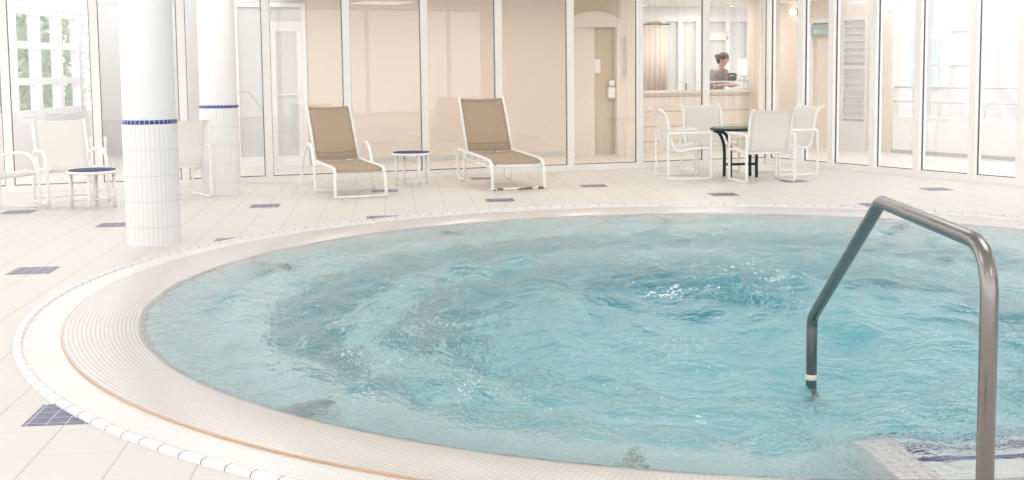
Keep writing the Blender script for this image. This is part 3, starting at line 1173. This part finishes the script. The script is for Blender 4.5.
# screen and things on the desk
sc_ = empty('monitor', back(6.22, COR + 0.45, 1.212), RZB + 0.1)
tag(sc_, 'bright white screen standing on the reception counter beside the pier', 'monitor')
MB().box((0, 0, 0.24), (0.21, 0.03, 0.32), bev=0.008).build('case', M['paper'], sc_)
MB().box((0, -0.017, 0.24), (0.18, 0.004, 0.28)).build('screen', emit('screen_white', (0.92, 0.96, 1.0), 1.1), sc_)
MB().box((0, 0.01, 0.0125), (0.14, 0.12, 0.025), bev=0.006).box((0, 0.02, 0.06), (0.04, 0.02, 0.12)).build('stand', M['paper'], sc_)
ph = empty('desk_telephone', back(6.03, COR + 0.5, 1.212), RZB)
tag(ph, 'dark rounded telephone on the glass shelf next to the white screen', 'telephone')
MB().box((0, 0, 0.045), (0.15, 0.14, 0.09), bev=0.03).build('body', M['dark_item'], ph)
MB().tube(smooth_path([(-0.09, 0, 0.09), (-0.05, 0, 0.12), (0.05, 0, 0.12), (0.09, 0, 0.09)], 4), 0.022, 8).build('handset', M['dark_item'], ph)
for k in range(3):
    b = empty('leaflet_stand', back(6.12 + 0.085 * k, COR + 0.20, 1.062), RZB)
    MB().box((0, 0, 0.061), (0.06, 0.03, 0.12), bev=0.004).build('leaflets', M['paper'], b)
    MB().box((0, 0, 0.006), (0.07, 0.06, 0.012), bev=0.003).build('foot', M['pale_glass'], b)
    tag(b, ('white leaflet stand under the screen, nearest the telephone', 'white leaflet stand under the screen, middle of its row of three', 'white leaflet stand under the screen, nearest the beige pier')[k], 'leaflet stand', 'leaflet stands on the counter')

# glazed partition of the office behind the desk
OFF = 5.2
o = empty('window_%d' % (WIN[0] + 1)); WIN[0] += 1
tag(o, kind='structure')
w = MB()
panel(4.0, 7.5, 0.0, 0.98, OFF, 0.1, w)
panel(4.0, 7.5, 2.34, 2.47, OFF - 0.03, 0.12, w)
for x in (4.05, 4.80, 5.16, 5.52, 5.90, 6.52, 6.98, 7.4):
    panel(x - 0.045, x + 0.045, 0.98, 2.34, OFF - 0.02, 0.1, w)
panel(5.9, 6.52, 1.98, 2.13, OFF - 0.02, 0.1, w)
w.build('frame', M['white_paint'], o)
panel(4.0, 7.5, 0.98, 2.34, OFF + 0.05, 0.02).build('pane', M['pale_glass'], o)
tag(panel(3.9, 7.6, 2.47, 2.75, OFF, 0.1).build('wall_office', M['white_paint']), kind='structure')
cu = empty('curtain_panel')
tag(cu, 'peach curtain panel hanging beside the office windows behind the reception', 'curtain')
vs = []
rows = []
for i in range(2):
    z = (0.9, 2.27)[i]
    r = []
    for j in range(25):
        x = 4.72 + 0.50 * j / 24
        q = back(x, OFF - 0.16 + 0.010 * math.sin(j * 1.3))
        r.append((q.x, q.y, z))
    rows.append(r)
MB().sheet(rows, 0.01).build('cloth', M['beige_wall'], cu)
q0, q1 = back(4.66, OFF - 0.16, 2.285), back(5.28, OFF - 0.16, 2.285)
MB().tube([q0, q1], 0.014, 8).build('rod', M['steel'], cu)

# corridor ceiling with its downlights
mb = MB()
p = [back(-9.2, 0.12), back(5.75, 0.12), back(7.6, 0.6), back(7.6, 7.0), back(-1.0, 7.0), back(-1.2, 2.9), back(-4.3, 2.9)]
p = [back(-1.7, 0.12), back(6.2, 0.12), back(7.6, 2.0), back(7.6, 7.0), back(-1.7, 7.0)]
n = len(p)
mb.add([(q.x, q.y, 2.62) for q in p] + [(q.x, q.y, 2.75) for q in p],
       [tuple(range(n)), tuple(range(2 * n - 1, n - 1, -1))] + [(i, (i + 1) % n, n + (i + 1) % n, n + i) for i in range(n)])
tag(mb.build('ceiling_corridor', M['ceiling']), kind='structure')

def downlight(loc, label, r=0.07):
    o = empty('downlight', loc)
    MB().lathe([(r, 0.0), (r + 0.025, -0.004), (r + 0.03, -0.012), (r, -0.014), (r, 0.0)], n=24).build('ring', M['white_paint'], o)
    MB().lathe([(0.0, -0.012), (r * 0.7, -0.010), (r, -0.004)], n=24).build('bulb', M['lamp_glow'], o)
    tag(o, label, 'downlight', 'downlights behind the glass')
    return o
dl = [((5.6, 3.6), 'round downlight above the reception desk'),
      ((4.6, 4.4), 'round downlight above the peach curtain panel'),
      ((6.4, 4.5), 'round downlight close to the office windows by the person'),
      ((5.9, 4.9), 'round downlight over the person bending at the desk')]
for (x, off), lab in dl:
    downlight(back(x, off, 2.62), lab)

# ------------------------------------------------------------------ person behind the reception desk
def skin_obj(name, chains, mat, parent, sub=2):
    """chains: (list of (x,y,z,r)); first chain's first vertex is the root; later chains start at an existing index"""
    vs, es, rad = [], [], []
    for start, pts in chains:
        prev = start
        for (x, y, z, r) in pts:
            vs.append((x, y, z)); rad.append(r)
            i = len(vs) - 1
            if prev is not None: es.append((prev, i))
            prev = i
    me = bpy.data.meshes.new(name)
    me.from_pydata(vs, es, [])
    o = link(name, me, [mat], parent)
    md = o.modifiers.new('skin', 'SKIN')
    md.use_smooth_shade = True
    for i, v in enumerate(me.skin_vertices[0].data):
        r = rad[i]
        v.radius = r if isinstance(r, tuple) else (r, r)
        v.use_root = (i == 0)
    s = o.modifiers.new('sub', 'SUBSURF')
    s.levels = s.render_levels = sub
    dg = bpy.context.evaluated_depsgraph_get()
    ev = o.evaluated_get(dg)
    m2 = bpy.data.meshes.new_from_object(ev)
    o.modifiers.clear()
    o.data = m2
    if not m2.materials: m2.materials.append(mat)
    for p_ in m2.polygons: p_.use_smooth = True
    return o

per = empty('person', back(5.98, 4.05, 0.0), math.radians(35))
tag(per, 'person with dark tied hair and grey top bending over the reception desk', 'person')
# local frame: facing -Y; head bowed forward
chains = [(None, [(0, 0.02, 0.92, (0.15, 0.11)), (0, 0.02, 1.05, (0.135, 0.10)), (0, -0.01, 1.20, (0.15, 0.105)), (0, -0.05, 1.36, (0.155, 0.10)), (0, -0.075, 1.43, (0.07, 0.06)), (0, -0.105, 1.49, (0.052, 0.052)), (0, -0.15, 1.55, (0.072, 0.08)), (0, -0.175, 1.62, (0.078, 0.095)), (0, -0.165, 1.68, (0.055, 0.07))])]
idx = 9
for s in (-1, 1):
    chains.append((3, [(s * 0.17, -0.05, 1.37, 0.06), (s * 0.21, -0.06, 1.22, 0.045), (s * 0.215, -0.10, 1.10, 0.04), (s * 0.17, -0.24, 1.12, 0.035), (s * 0.12, -0.33, 1.13, 0.026), (s * 0.105, -0.38, 1.13, (0.036, 0.018))]))
    hand = idx + 5
    idx += 6
    for k in range(4):
        fx = s * (0.105 + (k - 1.5) * -0.021)
        l = (0.062, 0.075, 0.07, 0.055)[k]
        chains.append((hand, [(fx, -0.41, 1.132, 0.009), (fx, -0.41 - l * .6, 1.125, 0.0085), (fx, -0.41 - l, 1.11, 0.007)]))
        idx += 3
    chains.append((hand - 1, [(s * 0.07, -0.36, 1.13, 0.011), (s * 0.052, -0.395, 1.125, 0.009)]))
    idx += 2
for s in (-1, 1):
    chains.append((0, [(s * 0.09, 0.02, 0.86, 0.085), (s * 0.10, -0.01, 0.48, 0.055), (s * 0.10, 0.02, 0.09, 0.04), (s * 0.105, -0.05, 0.045, 0.04), (s * 0.11, -0.15, 0.035, 0.034)]))
body = skin_obj('body', chains, M['skin'], per)
# face: nose, eyes, mouth, ears
fc = MB()
def ball(mb, c, s, n=10):
    vs, fs = [], []
    for i in range(n + 1):
        th = PI * i / n
        for j in range(n * 2):
            a = 2 * PI * j / (n * 2)
            vs.append((c[0] + s[0] * math.sin(th) * math.cos(a), c[1] + s[1] * math.sin(th) * math.sin(a), c[2] + s[2] * math.cos(th)))
    for i in range(n):
        for j in range(n * 2):
            j2 = (j + 1) % (n * 2)
            fs.append((i * n * 2 + j, (i + 1) * n * 2 + j, (i + 1) * n * 2 + j2, i * n * 2 + j2))
    mb.add(vs, fs, True)
    return mb
ball(fc, (0, -0.268, 1.575), (0.012, 0.018, 0.018))
for s in (-1, 1):
    ball(fc, (s * 0.078, -0.16, 1.60), (0.012, 0.02, 0.032))
fc.build('face', M['skin'], per)
ey = MB()
for s in (-1, 1):
    ball(ey, (s * 0.03, -0.258, 1.605), (0.012, 0.008, 0.008))
ball(ey, (0, -0.245, 1.535), (0.022, 0.008, 0.005))
ey.build('eyes', M['hair'], per)
hb = MB()
ball(hb, (0, -0.145, 1.645), (0.094, 0.108, 0.092), 14)
ball(hb, (0, -0.055, 1.60), (0.075, 0.06, 0.09), 12)
ball(hb, (0, 0.005, 1.66), (0.045, 0.045, 0.045), 10)
hb.build('hair', M['hair'], per)
ch = [(None, [(0, 0.02, 0.90, (0.165, 0.125)), (0, 0.02, 1.05, (0.15, 0.115)), (0, -0.01, 1.20, (0.165, 0.12)), (0, -0.05, 1.36, (0.165, 0.112)), (0, -0.075, 1.425, (0.08, 0.07))])]
for s in (-1, 1):
    ch.append((3, [(s * 0.17, -0.05, 1.37, 0.07), (s * 0.21, -0.06, 1.22, 0.058), (s * 0.215, -0.09, 1.12, 0.052)]))
skin_obj('top', ch, M['grey_top'], per)
tr = [(None, [(0, 0.02, 0.93, (0.165, 0.125)), (0, 0.02, 0.87, (0.15, 0.12))])]
for s in (-1, 1):
    tr.append((1, [(s * 0.095, 0.02, 0.80, 0.098), (s * 0.10, -0.01, 0.48, 0.068), (s * 0.10, 0.02, 0.10, 0.055)]))
skin_obj('trousers', tr, M['trousers'], per)

# ------------------------------------------------------------------ left: oblique window wall towards the garden
def gardenwall():
    P0, P1 = Vector((-5.75, 17.6, 0)), Vector((-5.35, 23.5, 0))
    d = P1 - P0
    L = d.length
    o = empty('window_%d' % (WIN[0] + 1), (P0.x, P0.y, 0), math.atan2(d.y, d.x))
    WIN[0] += 1
    tag(o, kind='structure')
    w = MB()
    w.box((L / 2, 0, 0.40), (L, 0.14, 0.80))
    w.box((L / 2, 0, 2.62), (L, 0.14, 0.26))
    nb = 6
    for i in range(nb + 1):
        w.box((L * i / nb, 0, 1.65), (0.16, 0.14, 1.7))
    for z in (0.86, 1.36, 1.92, 2.45):
        w.box((L / 2, 0, z), (L, 0.10, 0.11))
    w.build('frame', M['white_paint'], o)
    MB().box((L / 2, 0.0, 1.65), (L, 0.01, 1.7)).build('pane', M['glass'], o)
gardenwall()

def shrub(x, y, h, w, label, seed):
    rnd = random.Random(seed)
    o = empty('garden_shrub', (x, y, 0))
    tag(o, label, 'shrub', 'shrubs outside the garden windows')
    st = MB()
    for k in range(5):
        a = rnd.random() * 6.28
        st.tube(smooth_path([(0, 0, 0), (0.1 * math.cos(a), 0.1 * math.sin(a), h * 0.3), (w * 0.3 * math.cos(a), w * 0.3 * math.sin(a), h * 0.75)], 4), 0.02, 6)
    st.build('stems', M['tan_door'], o)
    lf = MB()
    for k in range(900):
        z = h * (0.12 + 0.88 * rnd.random())
        rr = w * math.sqrt(max(0.03, 1 - ((z / h - 0.5) / 0.55) ** 2)) * (0.3 + 0.7 * rnd.random())
        a = rnd.random() * 6.28
        c = Vector((rr * math.cos(a), rr * math.sin(a), z))
        s = 0.07 + 0.06 * rnd.random()
        u = Vector((rnd.uniform(-1, 1), rnd.uniform(-1, 1), rnd.uniform(-1, 1))).normalized()
        v = u.orthogonal().normalized()
        nn = u.cross(v) * 0.012
        lf.add([c - u * s, c + v * s * .45 + nn, c + u * s, c - v * s * .45 + nn], [(0, 1, 2), (0, 2, 3)], True)
    lf.build('leaves', M['shrub'], o)
shrub(-6.6, 21.7, 2.6, 0.75, 'pale green shrub outside the garden window, nearest the deck', 1)
shrub(-6.75, 23.6, 2.8, 0.8, 'pale green shrub outside the garden window, middle one of three', 2)
shrub(-6.9, 25.4, 3.0, 0.85, 'pale green shrub outside the garden window, farthest from the deck', 3)

# end wall of that corridor and a radiator under it
tag(panel(-5.3, -3.7, 0, 2.75, 6.4, 0.12).build('wall_end', M['corridor_paint']), kind='structure')
tag(MB().box((-3.72, 20.9, 1.375), (0.1, 5.0, 2.75)).build('wall_side', M['corridor_paint']), kind='structure')
rd = empty('radiator', back(-4.35, 1.5, 0), RZB)
tag(rd, 'low white ribbed radiator behind the glass beyond the curved armchairs', 'radiator')
for k in range(12):
    MB().box((-0.33 + 0.06 * k, 0, 0.38), (0.035, 0.07, 0.44), bev=0.01).build('rib', M['furniture_white'], rd)
Parts('pipe', M['furniture_white'], rd).tube([(-0.36, 0, 0.55), (0.36, 0, 0.55)], 0.02, 8).tube([(-0.36, 0, 0.22), (0.36, 0, 0.22)], 0.02, 8)
Parts('foot', M['furniture_white'], rd).box((-0.3, 0, 0.09), (0.03, 0.05, 0.18)).box((0.3, 0, 0.09), (0.03, 0.05, 0.18))

# ------------------------------------------------------------------ right: lobby side wall, shutters, balustrade and the terrace
def rpanel(t0, t1, z0, z1, off, th=0.1, mb=None, mi=0, bev=0.0):
    mb = mb or MB()
    p = right((t0 + t1) / 2, off + th / 2)
    mb.box((p.x, p.y, (z0 + z1) / 2), (abs(t1 - t0), th, z1 - z0), RZR, mi, bev)
    return mb
LOB = 3.1
w = MB()
rpanel(-3.6, -2.15, 0, 2.75, LOB, 0.12, w)
rpanel(-2.15, -1.50, 2.30, 2.75, LOB, 0.12, w)
rpanel(-1.50, -1.40, 0, 2.75, LOB, 0.12, w)
rpanel(-1.40, -0.84, 2.30, 2.75, LOB, 0.12, w)
rpanel(-0.84, -0.28, 0, 2.75, LOB, 0.12, w)
tag(w.build('wall_lobby', M['beige_light']), kind='structure')
dr = empty('door_3')
tag(dr, kind='structure')
w = MB()
rpanel(-2.15, -2.09, 0, 2.28, LOB - 0.03, 0.12, w)
rpanel(-1.56, -1.50, 0, 2.28, LOB - 0.03, 0.12, w)
rpanel(-2.15, -1.50, 2.22, 2.30, LOB - 0.03, 0.12, w)
w.build('frame', M['white_paint'], dr)
rpanel(-2.09, -1.56, 0, 2.22, LOB + 0.03, 0.06).build('leaf', M['beige_light'], dr)
sg = empty('door_sign', right(-1.83, LOB - 0.06, 2.10), RZR)
tag(sg, 'pale teal sign with white lettering over the lobby door', 'sign')
MB().box((0, 0.015, 0), (0.54, 0.02, 0.20), bev=0.004).build('board', M['sign_teal'], sg)
def text_mesh(s, size, mat, parent, loc):
    cu_ = bpy.data.curves.new('lettering', 'FONT')
    cu_.body = s
    cu_.size = size
    cu_.extrude = 0.002
    cu_.align_x = 'CENTER'; cu_.align_y = 'CENTER'
    tmp = bpy.data.objects.new('lettering', cu_)
    COL.objects.link(tmp)
    dg = bpy.context.evaluated_depsgraph_get()
    me = bpy.data.meshes.new_from_object(tmp.evaluated_get(dg))
    bpy.data.objects.remove(tmp)
    o = link('lettering', me, [mat], parent)
    o.location = loc
    o.rotation_euler = (PI / 2, 0, 0)
    return o
text_mesh('BALNEO', 0.10, M['paper'], sg, (0, 0.003, -0.035))

sh = empty('louvre_shutter')
tag(sh, 'pale slatted window shutter beside the lobby door beyond the angled glazing', 'shutter')
w = MB()
rpanel(-1.40, -1.36, 0, 2.30, LOB - 0.02, 0.08, w); rpanel(-0.88, -0.84, 0, 2.30, LOB - 0.02, 0.08, w)
rpanel(-1.36, -0.88, 2.24, 2.30, LOB - 0.02, 0.08, w)
rpanel(-1.36, -0.88, 1.40, 1.46, LOB - 0.02, 0.08, w)
rpanel(-1.36, -0.88, 0, 0.5, LOB - 0.02, 0.08, w)
w.build('frame', M['shutter'], sh)
w = MB()
rpanel(-1.37, -0.87, 0.5, 2.24, LOB + 0.05, 0.02, w)
for k in range(14):
    z = 0.55 + 0.122 * k
    p = right(-1.12, LOB + 0.02, z)
    w.box((p.x, p.y, z), (0.47, 0.05, 0.018), RZR)
w.build('slats', M['shutter'], sh)

lamp = empty('wall_lamp', right(-2.52, LOB - 0.02, 2.44), RZR)
tag(lamp, 'round glowing wall lamp over the lobby wall beside the sign', 'lamp', 'lobby lamps')
def lampbuild(root, r):
    ball_ = MB(); ball(ball_, (0, -0.06, 0), (r, r, r), 10); ball_.build('globe', M['lamp_glow'], root)
    MB().box((0, -0.012, 0), (0.10, 0.03, 0.10), bev=0.006).build('bracket', M['white_paint'], root)
lampbuild(lamp, 0.055)
lamp2 = copy_tree(lamp)
lamp2.location = right(-0.40, LOB - 0.02, 2.38)
tag(lamp2, 'round glowing wall lamp to the right of the slatted shutter', 'lamp', 'lobby lamps')

bal = empty('balustrade')
tag(bal, 'white balustrade with solid lower panel and thin rails beyond the angled glazing', 'balustrade')
rpanel(-0.27, 6.5, 0.06, 0.62, LOB, 0.10).build('panel', M['rail_panel'], bal)
rpanel(-0.27, 6.5, 0.0, 0.06, LOB + 0.01, 0.08).build('plinth', M['grey_base'], bal)
for z in (0.86, 1.10):
    MB().tube([right(-0.27, LOB + 0.05, z), right(6.5, LOB + 0.05, z)], 0.022 if z > 1 else 0.014, 8).build('rail', M['shutter'], bal)
for t_ in np.arange(-0.2, 6.5, 0.85):
    MB().tube([right(t_, LOB + 0.05, 0.62), right(t_, LOB + 0.05, 1.10)], 0.02, 8).build('post', M['shutter'], bal)

c = MB()
tag(c.lathe([(0.16, 0), (0.16, 3.4)], right(-0.9, 4.6), 32).build('wall_pillar', M['column_grey']), kind='structure')
bl = empty('building')
tag(bl, 'white building with pale blue windows across the terrace', 'building')
w = MB()
rpanel(-7, 14, 0, 6.0, 8.0, 0.3, w)
w.build('wall', M['facade'], bl)
def bwin(t0, t1, z0, z1, mat):
    f = rpanel(t0 - 0.06, t1 + 0.06, z0 - 0.06, z1 + 0.06, 7.96, 0.06).build('window', M['shutter'], bl)
    p = rpanel(t0, t1, z0, z1, 7.94, 0.03).build('pane', mat, f)
for (t0, t1, z0, z1) in ((-4.0, -3.35, 1.52, 2.0), (-4.0, -3.35, 1.0, 1.35), (-2.95, -2.35, 2.2, 2.6), (-2.95, -2.35, 1.5, 2.0), (-1.3, -0.6, 1.5, 2.0), (0.6, 1.3, 1.5, 2.0)):
    bwin(t0, t1, z0, z1, M['sky_pane'] if t0 < -3.2 else M['paper'])

# ------------------------------------------------------------------ light
def area(name, loc, sx, sy, power, col=(1, 1, 1), rot=(0, 0, 0)):
    L = bpy.data.lights.new(name, 'AREA')
    L.shape = 'RECTANGLE'
    L.size, L.size_y = sx, sy
    L.energy = power
    L.color = col
    o = bpy.data.objects.new(name, L)
    o.location = loc
    o.rotation_euler = rot
    COL.objects.link(o)
    return o
for ix in range(4):
    for iy in range(4):
        area('ceiling_light', (-6.5 + 4.6 * ix, -0.5 + 4.6 * iy, CEIL - 0.02), 1.6, 1.6, 28, (1.0, 0.975, 0.95))
for x in (-0.6, 1.2, 2.9, 4.8):
    p = back(x, 0.75)
    area('corridor_light', (p.x, p.y, 2.60), 0.5, 0.5, 15, (1.0, 0.90, 0.78))
p = back(5.8, 3.9)
area('reception_light', (p.x, p.y, 2.60), 1.0, 1.0, 30, (1.0, 0.95, 0.88))

w = bpy.data.worlds.new('world')
scene.world = w
w.use_nodes = True
bg = w.node_tree.nodes['Background']
bg.inputs[0].default_value = (0.975, 0.98, 0.99, 1)
bg.inputs[1].default_value = 2.1

scene.view_settings.view_transform = 'Standard'
scene.view_settings.look = 'None'
scene.view_settings.gamma = 1
scene.view_settings.use_curve_mapping = False
scene.view_settings.exposure = 0.17
scene.cycles.use_denoising = True
scene.cycles.max_bounces = 16
scene.cycles.transmission_bounces = 10
scene.cycles.transparent_max_bounces = 24
scene.cycles.diffuse_bounces = 6
scene.cycles.glossy_bounces = 6
scene.cycles.caustics_refractive = True
scene.cycles.caustics_reflective = True
scene.cycles.sample_clamp_indirect = 8.0
